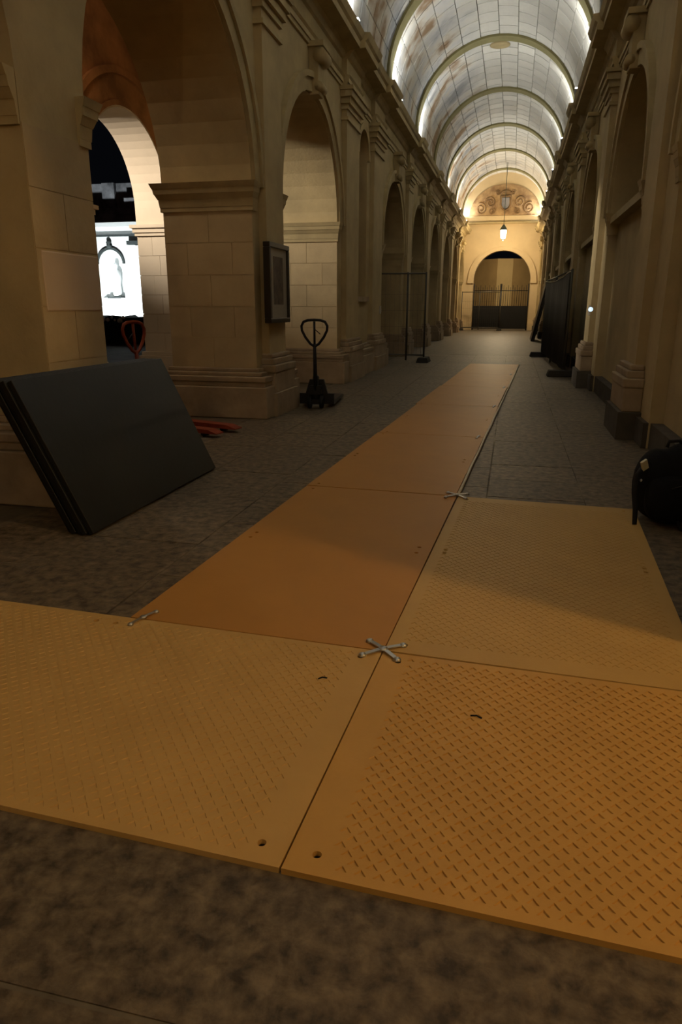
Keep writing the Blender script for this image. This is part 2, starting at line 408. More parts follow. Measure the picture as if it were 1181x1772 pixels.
# shield and scrolls
sh = MB().prism([(-.22, 7.58), (.22, 7.58), (.22, 7.2), (.15, 7.05), (0, 6.97), (-.15, 7.05), (-.22, 7.2)], YE-.14, YE-.04, lambda a, z, t: (C+.02+a, t, z)).build('shield', M['shield'], lun)
MB().tube([(C+.02+a, YE-.12, z) for a, z in [(-.3, 7.66), (.3, 7.66), (.31, 7.2), (.2, 6.98), (.02, 6.88), (-.16, 6.98), (-.28, 7.2)]], .055, 6, closed=True).build('shield_frame', M['scroll'], lun)
MB().tube([(C+.02+.27*math.cos(a), YE-.10, 7.78+.17*math.sin(a)) for a in [PI*i/8 for i in range(9)]], .06, 6).build('crown', M['scroll'], lun)
for q in (-1, 1):
    for cx_, cz_, r0, turns, ph in ((.85, 7.35, .32, 1.6, 0), (1.4, 7.0, .34, 1.7, 1.2), (.75, 6.88, .2, 1.4, 2.2), (.45, 7.85, .15, 1.3, .5)):
        pp = []
        for i in range(26):
            t = i/25; r = r0*(1-.8*t); a = ph+turns*2*PI*t
            pp.append((C+q*(cx_+r*math.cos(a)), YE-.07, cz_+r*math.sin(a)))
        MB().tube(pp, .04, 5).build('scroll', M['scroll'], lun)
# ------------------------------------------------------------------ vault
cl = MB()
def FV(s, z, d): return (s, d, z)
cl.ring(FV, CV, Z0, RV+.05, RV+.35, Y0, YE+.6, n=40)
cl.box(CV-3.4, CV-RV, Y0, YE+.6, Z0-.1, Z0+.25).box(CV+RV, CV+3.4, Y0, YE+.6, Z0-.1, Z0+.25)
ceil = struct(cl.build('ceiling', M['mortar']))
NC = 14; da = PI/NC; BL = (5.2-.4)/7
def block_mesh(mb, ang0, ang1, y0, y1):
    n = 3; r0, r1 = RV, RV+.07; vs = []
    for i in range(n):
        a = ang0+(ang1-ang0)*i/(n-1)
        for r, y in ((r0, y0), (r0, y1), (r1, y1), (r1, y0)): vs.append((r*math.cos(a), y, r*math.sin(a)))
    fs = []
    for i in range(n-1):
        for k in range(3, 7): fs.append((i*4+k % 4, i*4+(k+1) % 4, i*4+4+(k+1) % 4, i*4+4+k % 4))
    fs += [(0, 1, 2, 3), tuple((n-1)*4+k for k in (3, 2, 1, 0))]
    return mb.add(vs, fs)
ga = .010/RV; gy = .022
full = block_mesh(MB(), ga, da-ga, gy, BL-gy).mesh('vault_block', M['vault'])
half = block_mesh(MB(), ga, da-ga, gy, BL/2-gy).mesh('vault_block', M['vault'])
rest = MB()
for k, ry in enumerate(RIBS[:-1]):
    near = k in (7, 8, 9)
    for c in range(NC):
        y = ry+.4; cells = []
        if c % 2:
            cells.append((y, half, BL/2)); y += BL/2
            for j in range(6): cells.append((y, full, BL)); y += BL
            cells.append((y, half, BL/2))
        else:
            for j in range(7): cells.append((y, full, BL)); y += BL
        for y, me, ln in cells:
            if near and not (ln < BL and y > ry+4):
                o = bpy.data.objects.new('vault_block', me); link(o, ceil)
                o.matrix_world = Matrix.Translation((CV, y, Z0-random.random()*.004)) @ Matrix.Rotation(-c*da, 4, 'Y')
            else:
                t = MB(); block_mesh(t, c*da+ga, (c+1)*da-ga, y+gy, y+ln-gy)
                rest.add([(CV+v[0], v[1], Z0+v[2]) for v in t.v], t.f)
# the last short bay by the end wall
for c in range(NC):
    for j in range(2):
        t = MB(); block_mesh(t, c*da+ga, (c+1)*da-ga, RIBS[-1]+.4+j*.69+gy, RIBS[-1]+.4+(j+1)*.69-gy)
        rest.add([(CV+v[0], v[1], Z0+v[2]) for v in t.v], t.f)
ro = rest.build('vault_blocks', M['vault_far'], ceil); ro['kind'] = 'stuff'
for ry in RIBS:
    rb = MB().ring(FV, CV, Z0, RV-.06, RV+.06, ry-.05, ry+.4, n=40).build('vault_rib', M['rib'], ceil)
MB().lathe([(.30, 0), (.30, .05), (.24, .06)], (0, 0, 0), 24).build('oval_medallion', M['moulding'], ceil).matrix_world = Matrix.Translation((CV, RIBS[7]+.4+5.2+.42, Z0+RV+.01)) @ Matrix.Rotation(PI, 4, 'X')

# ------------------------------------------------------------------ uplights on the cornice
def spot(name, loc, target, w, col, size, blend, rad, parent=None):
    d = bpy.data.lights.new(name, 'SPOT'); d.energy = w; d.color = col; d.spot_size = size; d.spot_blend = blend; d.shadow_soft_size = rad
    o = bpy.data.objects.new(name, d); COL.objects.link(o)
    o.location = loc; o.rotation_euler = (Vector(target)-Vector(loc)).to_track_quat('-Z', 'Y').to_euler()
    return o
def point(name, loc, w, col, rad):
    d = bpy.data.lights.new(name, 'POINT'); d.energy = w; d.color = col; d.shadow_soft_size = rad
    o = bpy.data.objects.new(name, d); COL.objects.link(o); o.location = loc; return o
WORD = ['first', 'second', 'third', 'fourth', 'fifth', 'sixth', 'seventh', 'eighth', 'ninth', 'tenth', 'eleventh', 'twelfth', 'thirteenth']
for k, ry in enumerate(RIBS):
    for q in (-1, 1):
        if q < 0 and k == 9: continue
        x = CV+q*(2.06 if q > 0 else 2.2); y = ry+.85; zc = 5.92
        n_end = WORD[len(RIBS)-1-k]
        t = tag(empty('led_uplight', (x, y, zc)), 'small white LED uplight on the %s cornice, %s rib from the end wall' % ('arcade-side' if q < 0 else 'blind-arch-side', n_end), 'light', 'LED uplights along the cornices')
        MB().box(-.07, .07, -.09, .09, 0, .03).box(-.012, .012, -.1, -.08, .03, .3).box(-.012, .012, .08, .1, .03, .3).build('bracket', M['led_body'], t)
        MB().frustum((-.055, .055, -.07, .07), (-.08, .08, -.085, .085), .14, .40).build('housing', M['led_body'], t)
        MB().box(-.07, .07, -.07, .07, .402, .43).build('lens', M['led'], t)
        spot('uplight_beam', (x, y, zc+.48), (x-q*.12, y+.16, zc+2.4), LED_W, LEDC, math.radians(150), .6, .04)
        spot('uplight_accent', (x+q*.1, y, zc+.46), (x+q*.16, y+.02, zc+1.6), LED_ACCENT_W, LEDC, math.radians(42), .7, .02)

# ------------------------------------------------------------------ hanging lanterns
def lantern(loc, ztop, label, w, col):
    t = tag(empty('hanging_lantern', loc), label, 'lantern')
    MB().lathe([(.02, .30), (.05, .28), (.10, .2), (.17, .1), (.2, .02), (.2, 0)], n=16).build('cap', M['lantern'], t)
    MB().lathe([(.06, -.46), (.12, -.42), (.16, -.2), (.16, -.01)], n=16).build('glass', M['glow'], t)
    MB().lathe([(.02, -.56), (.05, -.52), (.07, -.46)], n=12).build('finial', M['lantern'], t)
    for k in range(6):
        a = k*PI/3
        MB().tube([(.17*math.cos(a), .17*math.sin(a), 0), (.175*math.cos(a), .175*math.sin(a), -.2), (.13*math.cos(a), .13*math.sin(a), -.43)], .009, 5).build('cage_bar', M['lantern'], t)
    MB().tube([(0, 0, .28), (0, 0, ztop-loc[2])], .016, 6).build('chain', M['lantern'], t)
    p = point('lantern_light', (loc[0], loc[1]-.0, loc[2]-.75), w, col, .15)
    return t
lantern((DC-.02, 43.0, 5.52), Z0+RV, 'glowing lantern hanging before the end wall with the arched door', LANTERN_END_W, WARM2)
lantern((.6, -8.6, 5.5), Z0+RV, 'unseen lantern added as fill over the nave behind the crosswise mats', FILL_BACK_W, WARM)  # unseen, added as weak fill from behind the view
lantern((4.6, 1.2, 5.0), 6.4, 'lantern hanging in the gallery that opens off the blind arch wall', GALLERY_W, WARM)
lantern((-5.6, 7.8, 5.3), 6.7, 'unseen lantern added as fill in the side aisle beside the red pallet truck', AISLE_FILL_W, (1, .80, .58))  # unseen, added behind the pier to brighten the aisle fresco

# ------------------------------------------------------------------ side aisle beyond the left arcade
XO = -6.62; XO2 = -7.32; OC = 12.08; OR = 1.42
def FO(s, z, d): return (XO-d, s, z)
ao = MB().box(XO2, XO, Y0, OC-OR, 0, 7).box(XO2, XO, OC+OR, YE, 0, 7).archfill(FO, OC-OR, OC+OR, 2.95, 7, 0, .7, stilt=.25, n=28)
wall_o = struct(ao.build('wall_aisle', M['fresco']))
MB().ring(FO, OC, 3.2, OR+.0, OR+.08, .0, -.03, n=28).ring(FO, OC, 3.2, OR+.45, OR+.56, .0, -.06, n=28).build('archivolt', M['fresco'], wall_o)
# pale lining of the outer arch
ln = MB().ring(FO, OC, 3.2, OR-.03, OR+.01, -.01, .71, n=28)
lining = ln.build('arch_lining', M['reveal'], wall_o)
for e, q in ((OC-OR, 1), (OC+OR, -1)):
    y0, y1 = sorted((e-q*.01, e+q*.03)); MB().box(XO2-.01, XO+.01, y0, y1, 2.9, 3.2).build('stilt', M['reveal'], wall_o)
    im = MB()
    for z0, z1, ex in ((2.72, 2.78, .04), (2.78, 2.86, .07), (2.86, 2.92, .11)):
        ya, yb = sorted((e+q*(.03+ex), e-q*.3)); im.box(XO2-ex, XO+ex, ya, yb, z0, z1)
    im.build('impost', M['reveal'], wall_o)
    z = .5; h = .37
    for r in range(6):
        cuts = [XO2-.01, XO2+.3, XO+.01] if r % 2 else [XO2-.01, XO2+.45, XO+.01]
        for a, b2 in zip(cuts, cuts[1:]):
            ya, yb = sorted((e-q*.01, e+q*(.028+random.random()*.004))); MB().box(a+.002, b2-.002, ya, yb, z+.003, z+h-.003).build('ashlar_block', M['reveal'], wall_o)
        z += h
    ya, yb = sorted((e+q*.16, e-q*.4)); MB().box(XO2-.1, XO+.12, ya, yb, 0, .42).box(XO2-.06, XO+.06, ya+.05, yb-.05, .42, .5).build('plinth', M['reveal'], wall_o, bevel=.01)
# aisle vault (low barrel) and its cross ribs
va = MB().ring(FV, (XO+XLB)/2, 5.6, (XLB-XO)/2, (XLB-XO)/2+.3, Y0, YE, n=20)
struct(va.build('ceiling_aisle', M['fresco']))
struct(MB().box(XO2, XR, Y0-.4, Y0, 0, 9.4).build('wall_back', M['stone']))
struct(MB().box(XO2, XLB, YE, YE+.4, 0, 7).build('wall_aisle_end', M['stone']))

# ------------------------------------------------------------------ courtyard and floodlit front seen through the outer arch
struct(MB().box(-60, XO2, -10, 60, -.3, -.02).build('ground', M['court']))
fa = tag(empty('courtyard_front', (-17.5, 30, 0)), 'floodlit white stone front with an arched niche beyond the courtyard', 'building')
fx = -17.5
def fb(x0, x1, y0, y1, z0, z1): return MB().box(x0-fx, x1-fx, y0, y1, z0, z1)
def FF(s, z, d): return (s-fx, d, z)
wf = fb(-24, -18.27, 0, 1, 0, 4.9).box(-17.13-fx, -10-fx, 0, 1, 0, 4.9).box(-18.27-fx, -17.13-fx, 0, 1, 0, 1.75).archfill(FF, -18.27, -17.13, 3.2, 4.9, 0, .8).box(-18.3-fx, -17.1-fx, .45, 1, 1.7, 4.9)
wf.build('wall', M['fac'], fa)
fb(-24, -10, -.12, 0, 4.34, 4.42).build('string_course', M['fac_dark'], fa)
fb(-24, -10, -.3, 0, 4.72, 4.9).build('cornice', M['fac'], fa)
MB().ring(FF, -17.7, 3.2, .60, .70, 0, -.08, n=20).build('archivolt', M['fac_dark'], fa)
MB().lathe([(.02, 0), (.14, .06), (.05, .16), (.12, .24), (.02, .36)], (-17.7-fx, -.08, 3.86), 12).build('finial', M['fac_dark'], fa)
fb(-16.45, -16.05, -.12, 0, .9, 3.95).build('pilaster', M['fac'], fa)
fb(-16.75, -15.8, -.22, 0, 3.98, 4.14).build('pilaster_cap', M['fac_dark'], fa)
fb(-18.0, -17.35, -.05, .4, 1.72, 1.80).build('niche_shelf', M['fac_dark'], fa)
st = MB().lathe([(.16, 1.8), (.2, 1.95), (.17, 2.3), (.22, 2.6), (.2, 2.85), (.08, 2.98), (.10, 3.1), (.09, 3.2), (.02, 3.27)], (-17.62-fx, .2, 0), 14); st.build('niche_figure', M['fac'], fa)
rf = MB().prism([(-24, 4.9), (-10, 4.9), (-12, 6.6), (-22, 6.6)], .6, 3.5, lambda a, z, t: (a-fx, t, z)).build('roof', M['roof'], fa)
fb(-18.1, -17.5, .4, 1.2, 5.6, 6.6).build('dormer', M['roof'], fa)
fb(-17.0, -16.5, .3, 1.2, 5.3, 5.95).build('dormer', M['roof'], fa)
hd = tag(empty('clipped_hedge', (-14.8, 25.5, 0)), 'dark clipped hedge in the courtyard below the floodlit front', 'hedge')
hm = MB(); nx = 60
for i in range(nx+1):
    x = -5+10*i/nx
    for (yy, zz) in ((-.5, -.02), (-.52, .7), (-.42, .98), (.42, 1.0), (.5, .7), (.5, -.02)):
        hm.v.append((x, yy+random.uniform(-.05, .05), zz+(random.uniform(-.05, .07) if zz > 0 else 0)))
for i in range(nx):
    for k in range(5): hm.f.append([i*6+k, i*6+k+1, i*6+7+k, i*6+6+k]); hm.sm.append(True)
hm.f += [[0, 1, 2, 3, 4, 5], [nx*6+k for k in (5, 4, 3, 2, 1, 0)]]; hm.sm += [False, False]
hm.build('foliage', M['hedge'], hd)
for k in range(9):  # small white blobs near the hedge top
    x = -1.0+k*.17+random.uniform(-.04, .04); r = random.uniform(.05, .11)
    MB().lathe([(.01, -r), (r*.8, -r*.5), (r, 0), (r*.75, r*.6), (.01, r)], (x, -.5, .93+random.uniform(-.08, .06)), 9).build('white_dab', M['hedge_dab'], hd)
fl = tag(empty('floodlight', (-17.0, 26.6, 0)), 'ground floodlight between the hedge and the white front', 'floodlight')
MB().box(-.25, .25, -.12, .12, 0, .05).box(-.02, .02, -.05, .05, .05, .3).build('bracket', M['black_metal'], fl)
MB().box(-.22, .22, -.1, .1, .25, .55).build('housing', M['black_metal'], fl)
MB().box(-.19, .19, .1, .11, .28, .52).build('lens', M['led'], fl)
spot('flood_beam', (-17.0, 26.78, .45), (-17.2, 30, 2.6), COURT_W*.24, (.92, 1, 1), math.radians(130), .5, .1)
f2 = tag(empty('floodlight', (-13.5, 9.3, 0)), 'courtyard floodlight aimed at the outer arch of the aisle', 'floodlight')
MB().box(-.3, .3, -.3, .3, 0, .05).tube([(0, 0, .05), (0, 0, 4.9)], .03, 8).build('stand', M['black_metal'], f2)
MB().box(-.2, .2, -.12, .12, 4.9, 5.25).build('housing', M['black_metal'], f2)
spot('arch_beam', (-13.3, 9.5, 5.05), (-6.7, 13.4, 4.5), REVEAL_W, (1, .90, .76), math.radians(46), 1.0, .15)

# ------------------------------------------------------------------ beyond the end door: ochre building corner, gate
bo = tag(empty('corner_building', (-.75, 55, 0)), 'ochre building corner beyond the gate of the end door', 'building')
MB().prism([(-.55, 0), (.55, 0), (.55, .3), (-.55, .3)], 0, 4.75, lambda a, b2, t: (a, b2, t)).build('corner_face', M['ochre_pale'], bo)
MB().prism([(-.55, .02), (-.55, .32), (-5.5, 4.3), (-5.5, 4.0)], 0, 4.75, lambda a, b2, t: (a, b2, t)).build('wall', M['ochre_out'], bo)
MB().prism([(.55, .02), (.55, .32), (5.5, 4.3), (5.5, 4.0)], 0, 4.75, lambda a, b2, t: (a, b2, t)).build('wall', M['ochre_out'], bo)
struct(MB().box(-12, 10, 60, 60.3, 0, 3).build('wall_far', M['fac_dark']))
struct(MB().box(-12, 12, 46.6, 62, -.3, -.02).build('ground_outside', M['court']))
point('outside_fill_light', (-.75, 50.2, 5.2), OUT_FILL_W, WARM2, .2)  # unseen lamp added to brighten the ochre corner outside
sl = tag(empty('added_wall_lantern', (-.75, 46.6, 5.35)), 'unseen wall lantern added on the outer side above the end door', 'lantern')  # added fixture to go with the fill lamp outside
MB().tube([(0, 0, 0), (0, .3, .15), (0, .6, .1)], .02, 6).build('arm', M['iron'], sl)
MB().lathe([(.05, -.3), (.12, -.05), (.14, 0), (.02, .12)], (0, .6, 0), 10).build('glass', M['glow'], sl)
gt = tag(empty('iron_gate', (DC, YE+.3, 0)), 'black iron gate with solid lower panels closing the end door', 'gate')
for q in (-1, 1):
    lf = MB().box(*sorted((q*.03, q*1.66)), -.02, .02, .08, 1.45).build('leaf_panel', M['iron'], gt)
    MB().tube([(q*.03, 0, .08), (q*.03, 0, 2.75)], .03, 6).build('leaf_post', M['iron'], gt)
    MB().tube([(q*1.64, 0, 0), (q*1.64, 0, 2.75)], .035, 6).build('leaf_post', M['iron'], gt)
    MB().tube([(q*.03, 0, 2.35), (q*1.64, 0, 2.35)], .025, 6).build('rail', M['iron'], gt)
    for k in range(1, 12):
        x = q*(.03+1.61*k/12); MB().tube([(x, 0, 1.45), (x, 0, 2.55+.12*(k % 2))], .013, 5).build('bar', M['iron'], gt)

# ------------------------------------------------------------------ temporary fence panels
def fence(loc, rz, w, h, posts, label, net=False, foot=True, wires=True):
    t = tag(empty('fence_panel', loc, rz), label, 'fence', 'temporary fence panels')
    for x in posts: MB().tube([(x, 0, .04), (x, 0, h)], .024, 8).build('post', M['fence'], t)
    MB().tube([(posts[0], 0, h-.03), (posts[-1], 0, h-.03)], .02, 8).build('top_rail', M['fence'], t)
    MB().tube([(posts[0], 0, .18), (posts[-1], 0, .18)], .02, 8).build('bottom_rail', M['fence'], t)
    wm = MB(); x = posts[0]+.1
    while x < posts[-1]:
        wm.tube([(x, 0, .18), (x, 0, h-.03)], .003, 4); x += .12
    for z in (.5, .9, 1.3, 1.7): wm.tube([(posts[0], 0, z), (posts[-1], 0, z)], .003, 4)
    o = wm.build('wire_mesh', M['fence'], t); o['kind'] = 'stuff'
    if net:
        pr = []; n = 14
        nm = MB()
        for i in range(n+1):
            x = posts[0]+(posts[-1]-posts[0])*i/n; s = .04*math.sin(i*1.7); zt = h-.06-.09*math.sin(PI*i/n)
            nm.v += [(x, .03+s*.4, .15), (x, .045+s*.4, .15), (x, .03+s*.3, zt), (x, .045+s*.3, zt)]
            pr.append((x, .04+s*.3, zt+.01))
        for i in range(n):
            k = i*4
            for f in ((k, k+4, k+6, k+2), (k+1, k+3, k+7, k+5), (k+2, k+6, k+7, k+3), (k, k+1, k+5, k+4)): nm.f.append(list(f)); nm.sm.append(True)
        nm.build('netting', M['net'], t)
        MB().tube(pr, .014, 6).build('net_cord', M['rope'], t)
    if foot:
        for x in (posts[0], posts[-1]):
            MB().frustum((x-.16, x+.16, -.34, .34), (x-.12, x+.12, -.3, .3), 0, .13).build('foot', M['block'], t, bevel=.015)
    return t
fence((-2.2, 18.75, 0), 0, 2.1, 2.24, [-2.1, -.47, 0], 'dark temporary fence panel on a block foot in front of an open arch')
fence((1.12, 15.6, 0), math.radians(92), 6.4, 2.14, [0, 3.3, 6.2], 'netting-covered temporary fence panel beside the blind arch wall', net=True)
fence((-3.05, 44.9, 0), 0, 3, 2.28, [0, 1.05, 2.3], 'low temporary fence panel before the iron gate of the end door')

# ------------------------------------------------------------------ leaning boards
def leaning(loc, ny, n, L, Hh, th, ang, rz, labels, group, mtl):
    # bottom edge along local y, leaning towards -x locally
    for k in range(n):
        t = MB()
        b0 = Vector((0, 0, 0)); up = Vector((-math.sin(ang), 0, math.cos(ang))); nn = Vector((-math.cos(ang), 0, -math.sin(ang)))
        off = Vector((-(th*k+.003*k)/math.cos(ang), 0, 0)); dy = random.uniform(-.03, .03) if k else 0
        pts = []
        for a, b2, c2 in ((0,0,0),(0,1,0),(1,1,0),(1,0,0),(0,0,1),(0,1,1),(1,1,1),(1,0,1)):
            p = off+up*(a*Hh)+Vector((0, b2*L+dy, 0))+nn*(c2*th); p.z += th*math.sin(ang); pts.append(p)
        t.add(pts, [(0,1,2,3),(7,6,5,4),(0,4,5,1),(1,5,6,2),(2,6,7,3),(3,7,4,0)])
        o = t.build('black_board', mtl, None, bevel=.004); o.location = loc; o.rotation_euler = (0, 0, rz)
        tag(o, labels % (['outermost', 'second', 'third', 'fourth', 'fifth', 'sixth'][k]), 'board', group)
leaning((-2.49, 3.74, 0), 0, 5, 1.95, 1.055, .034, math.radians(26), 0, 'black rubber board leaning on the stone pier, %s board counted from the walkway', 'black boards leaning on the pier', M['black_board'])
leaning((.82, 33.5, 0), 0, 3, 2.1, 2.25, .045, math.radians(11), PI, 'tall black board leaning near the end door, %s board counted from the nave floor', 'black boards leaning near the end door', M['black_board'])

# ------------------------------------------------------------------ pallet trucks (local: forks along +y, handle at origin)
def pallet_truck(loc, rz, mt, label, tilt=0):
    t = tag(empty('pallet_truck', loc, rz), label, 'pallet truck', 'hand pallet trucks')
    for q in (-1, 1):
        f = MB().prism([(0.12, .10), (1.10, .085), (1.22, .05), (1.22, .04), (.12, .045)], q*.18-.07, q*.18+.07, lambda a, z, s: (s, a, z+.0)).build('fork', mt, t)
        MB().lathe([(.035, -.04), (.035, .04)], (q*.18, 1.02, .036), 12, axis='x').build('load_roller', M['rubber'], f)
        w = MB().lathe([(.085, -.025), (.09, -.02), (.09, .02), (.085, .025)], (q*.085, 0, .09), 16, axis='x').build('steer_wheel', M['rubber'], t)
    MB().box(-.25, .25, .10, .17, .05, .20).frustum((-.16, .16, .08, .17), (-.10, .10, .09, .16), .20, .40).build('chassis', mt, t)
    MB().lathe([(.06, .09), (.06, .24), (.045, .26), (.045, .44), (.03, .46)], (0, .03, 0), 14).build('pump', mt, t)
    MB().box(-.11, .11, -.05, .06, .06, .13).box(-.08, .08, -.05, .05, .2, .32).build('steer_block', mt, t)
    MB().tube([(0, -.02, .26), (0, -.04, .62), (0, -.06, .90)], [.034, .026, .022], 10).build('drawbar', mt, t)
    lp = [(0, -.06, .86), (.06, -.062, .90), (.13, -.066, .99), (.175, -.07, 1.08), (.18, -.073, 1.14), (.15, -.076, 1.195), (.09, -.077, 1.215), (0, -.077, 1.22)]
    lp = lp+[(-x, y, z) for x, y, z in lp[-2:0:-1]]
    h = MB().tube(lp, .019, 8, closed=True).build('handle_loop', mt, t)
    MB().tube([(0, -.065, .9), (0, -.072, 1.06), (0, -.077, 1.2)], .016, 8).build('handle_stem', mt, t)
    MB().tube([(0, -.075, 1.10), (.05, -.08, 1.06), (.085, -.085, 1.03)], .007, 6).build('release_lever', M['black_metal'], t)
    return t
pallet_truck((-2.655, 9.68, 0), math.radians(6), M['black_metal'], 'black hand pallet truck with upright loop handle beside the pier with the picture')
pallet_truck((-4.22, 7.62, 0), math.radians(-103), M['red'], 'red hand pallet truck standing in the arch behind the black boards')

# ------------------------------------------------------------------ framed picture
pc = tag(empty('framed_picture', (XL+.1, 9.17, 1.68)), 'dark framed picture hanging on the narrow stone pier', 'picture')
fr = MB()
for a, b2, z0, z1 in ((-.41, .41, .43, .49), (-.41, .41, -.49, -.43), (-.41, -.35, -.43, .43), (.35, .41, -.43, .43)): fr.box(.0, .09, a, b2, z0, z1)
fr.build('frame', M['frame'], pc, bevel=.008)
MB().box(.0, .06, -.35, .35, -.43, .43).build('mount', M['paper'], pc)
MB().box(.06, .064, -.19, .19, -.26, .33).build('print', M['art'], pc)

# ------------------------------------------------------------------ small wall fittings
sw = tag(empty('wall_switch', (XL+.1, 16.95, 1.25)), 'small white wall switch on the pilaster beyond the niche', 'switch')
MB().box(0, .03, -.05, .05, -.02, .16).build('plate', M['switch'], sw); MB().box(.03, .04, -.02, .02, .02, .1).build('button', M['switch'], sw)
sw = tag(empty('indicator_lamp', (XR-.1, 13.5, 1.34)), 'small blue-white indicator lamp on a pilaster of the blind arch wall', 'lamp')
MB().box(-.03, 0, -.05, .05, -.08, .09).build('plate', M['switch'], sw); MB().lathe([(.04, 0), (.04, .02), (.02, .03)], (0, -.05, .02), 12, axis='y').build('lens', M['switch_glow'], sw)

# ------------------------------------------------------------------ ground mats
AX, AY, AR = -.433, 2.612, -.043
CE = .05; TK = .018
def mat_meshes(nu, nv, lu_, lv_, tread, flat_u, flat_v, key):
    """nu x nv cells over lu_ x lv_ metres (u,v), round bolt holes in the corner cells and halfway along each long side"""
    cu, cv = lu_/nu, lv_/nv; B = MB(); T = MB(); zt = TK
    hr = 2 if cv < .04 else 1; holes = {(1, hr), (nu-2, hr), (1, nv-1-hr), (nu-2, nv-1-hr)}
    if lv_ > lu_: holes |= {(1, nv//2-1), (1, nv//2+1), (nu-2, nv//2-1), (nu-2, nv//2+1)}
    else: holes |= {(nu//2-1, hr), (nu//2+1, hr), (nu//2-1, nv-1-hr), (nu//2+1, nv-1-hr)}
    def flat(u0, u1, v0, v1): B.add([(u0,v0,zt),(u1,v0,zt),(u1,v1,zt),(u0,v1,zt)], [(0,1,2,3)])
    def hole(u0, u1, v0, v1, r):
        c = ((u0+u1)/2, (v0+v1)/2); n = 16; ring = []; out = []
        for k in range(n):
            a = 2*PI*k/n+PI/4; x, y = math.cos(a), math.sin(a); mxx = max(abs(x), abs(y))
            ring.append((c[0]+r*x, c[1]+r*y)); out.append((c[0]+x/mxx*(u1-u0)/2, c[1]+y/mxx*(v1-v0)/2))
        vs = [(x, y, zt) for x, y in out]+[(x, y, zt) for x, y in ring]+[(x, y, .0005) for x, y in ring]
        fs = [(k, (k+1) % n, n+(k+1) % n, n+k) for k in range(n)]+[(n+k, n+(k+1) % n, 2*n+(k+1) % n, 2*n+k) for k in range(n)]
        B.add(vs, fs)
    def pit(u0, u1, v0, v1):
        w = u1-u0; h = v1-v0; d = tread
        tri = [(u0+w*.17, v0+h*.12), (u0+w*.83, v0+h*.12), (u0+w*.5, v0+h*.86)]
        ctr = (u0+w*.5, v0+h*.36)
        low = [(ctr[0]+(x-ctr[0])*.82, ctr[1]+(y-ctr[1])*.82) for x, y in tri]
        vs = [(u0,v0,zt),(u1,v0,zt),(u1,v1,zt),(u0,v1,zt)]+[(x, y, zt) for x, y in tri]+[(x, y, zt-d) for x, y in low]
        T.add(vs, [(0,1,5,4),(1,2,6,5),(3,0,4,6),(2,3,6),(4,5,8,7),(5,6,9,8),(6,4,7,9),(7,8,9)])
    for j in range(nv):
        v0, v1 = j*cv, (j+1)*cv
        row = [('h' if (i, j) in holes else 'f') for i in range(nu)]
        inner = flat_v <= j < nv-flat_v and tread
        i = 0
        near_hole = any((a, j) in holes for a in range(nu))
        while i < nu:
            u0 = i*cu
            if row[i] == 'h': hole(u0, u0+cu, v0, v1, .0128); i += 1
            elif inner and flat_u <= i < nu-flat_u:
                e = i
                while e < nu-flat_u and row[e] == 'f': e += 1
                if near_hole and i == flat_u and (1, j) in holes and flat_u < 3: flat(u0, u0+cu, v0, v1); i += 1; continue
                a, b2 = i*cu, e*cu; off = cu/2 if j % 2 else 0
                if off: flat(a, a+off, v0, v1); flat(b2-off, b2, v0, v1)
                for k in range(e-i-(1 if off else 0)): pit(a+off+k*cu, a+off+(k+1)*cu, v0, v1)
                i = e
            else:
                e = i
                while e < nu and row[e] == 'f' and not (inner and flat_u <= e < nu-flat_u): e += 1
                flat(i*cu, e*cu, v0, v1); i = e
    e = .006
    B.add([(0,0,zt),(lu_,0,zt),(lu_,lv_,zt),(0,lv_,zt),(0,0,0),(lu_,0,0),(lu_,lv_,0),(0,lv_,0)], [(0,4,5,1),(1,5,6,2),(2,6,7,3),(3,7,4,0)])
    return B, T, [((i+.5)*cu, (j+.5)*cv, 0) for (i, j) in sorted(holes)]
shade_disc = MB().lathe([(.0126, .0006), (.0126, .003)], (0, 0, 0), 14).mesh('hole_shade', M['black'])  # dark disc stands in for the shade inside a bolt hole
def ground_mat(u0, v0, lu_, lv_, nu, nv, tread, mt, label, group, dz=0., rot=0., fu=1, fv=1):
    root = tag(empty('ground_mat', (0, 0, 0)), label, 'mat', group)
    root.matrix_world = Matrix.Translation((AX, AY, dz)) @ Matrix.Rotation(AR, 4, 'Z') @ Matrix.Translation((u0, v0, 0)) @ Matrix.Rotation(rot, 4, 'Z')
    B, T, D = mat_meshes(nu, nv, lu_, lv_, tread, fu, fv, None)
    o = link(bpy.data.objects.new('mat_body', bpy.data.meshes.new('mat_body')), root)
    me = o.data; me.from_pydata(B.v, [], B.f); me.materials.append(M[mt]); me.update()
    for p in D: link(bpy.data.objects.new('hole_shade', shade_disc), root).location = p
    if T.v:
        o = link(bpy.data.objects.new('tread_pattern', bpy.data.meshes.new('tread_pattern')), root)
        me = o.data; me.from_pydata(T.v, [], T.f); me.materials.append(M[mt]); me.update(); o['kind'] = 'stuff'
    return root
G = 'walkway ground mats'
ground_mat(-2.548, -1.225, 2.545, 1.22, 51, 44, .0028, 'mat_tan', 'pale tan crosswise ground mat with soft tread, end beside the black boards', G, fu=2, rot=math.radians(.0))
ground_mat(.003, -1.225, 2.545, 1.22, 51, 44, .0042, 'mat_amber', 'amber crosswise ground mat with sharp triangular tread', G, fu=2)
ground_mat(-1.195, .003, 1.195, 2.58, 24, 51, False, 'mat_orange', 'smooth orange ground mat, first of the long walkway, joined to the crosswise mats', G)
ground_mat(.004, .008, 1.245, 2.58, 25, 92, .0022, 'mat_sand', 'sand coloured ground mat lying alongside the long walkway, next to the backpack', G, rot=math.radians(-.2), fv=4)
nm = ['second', 'third', 'fourth', 'fifth', 'sixth']
vv = [2.595, 5.17, 7.74, 10.32, 12.9, 15.72]
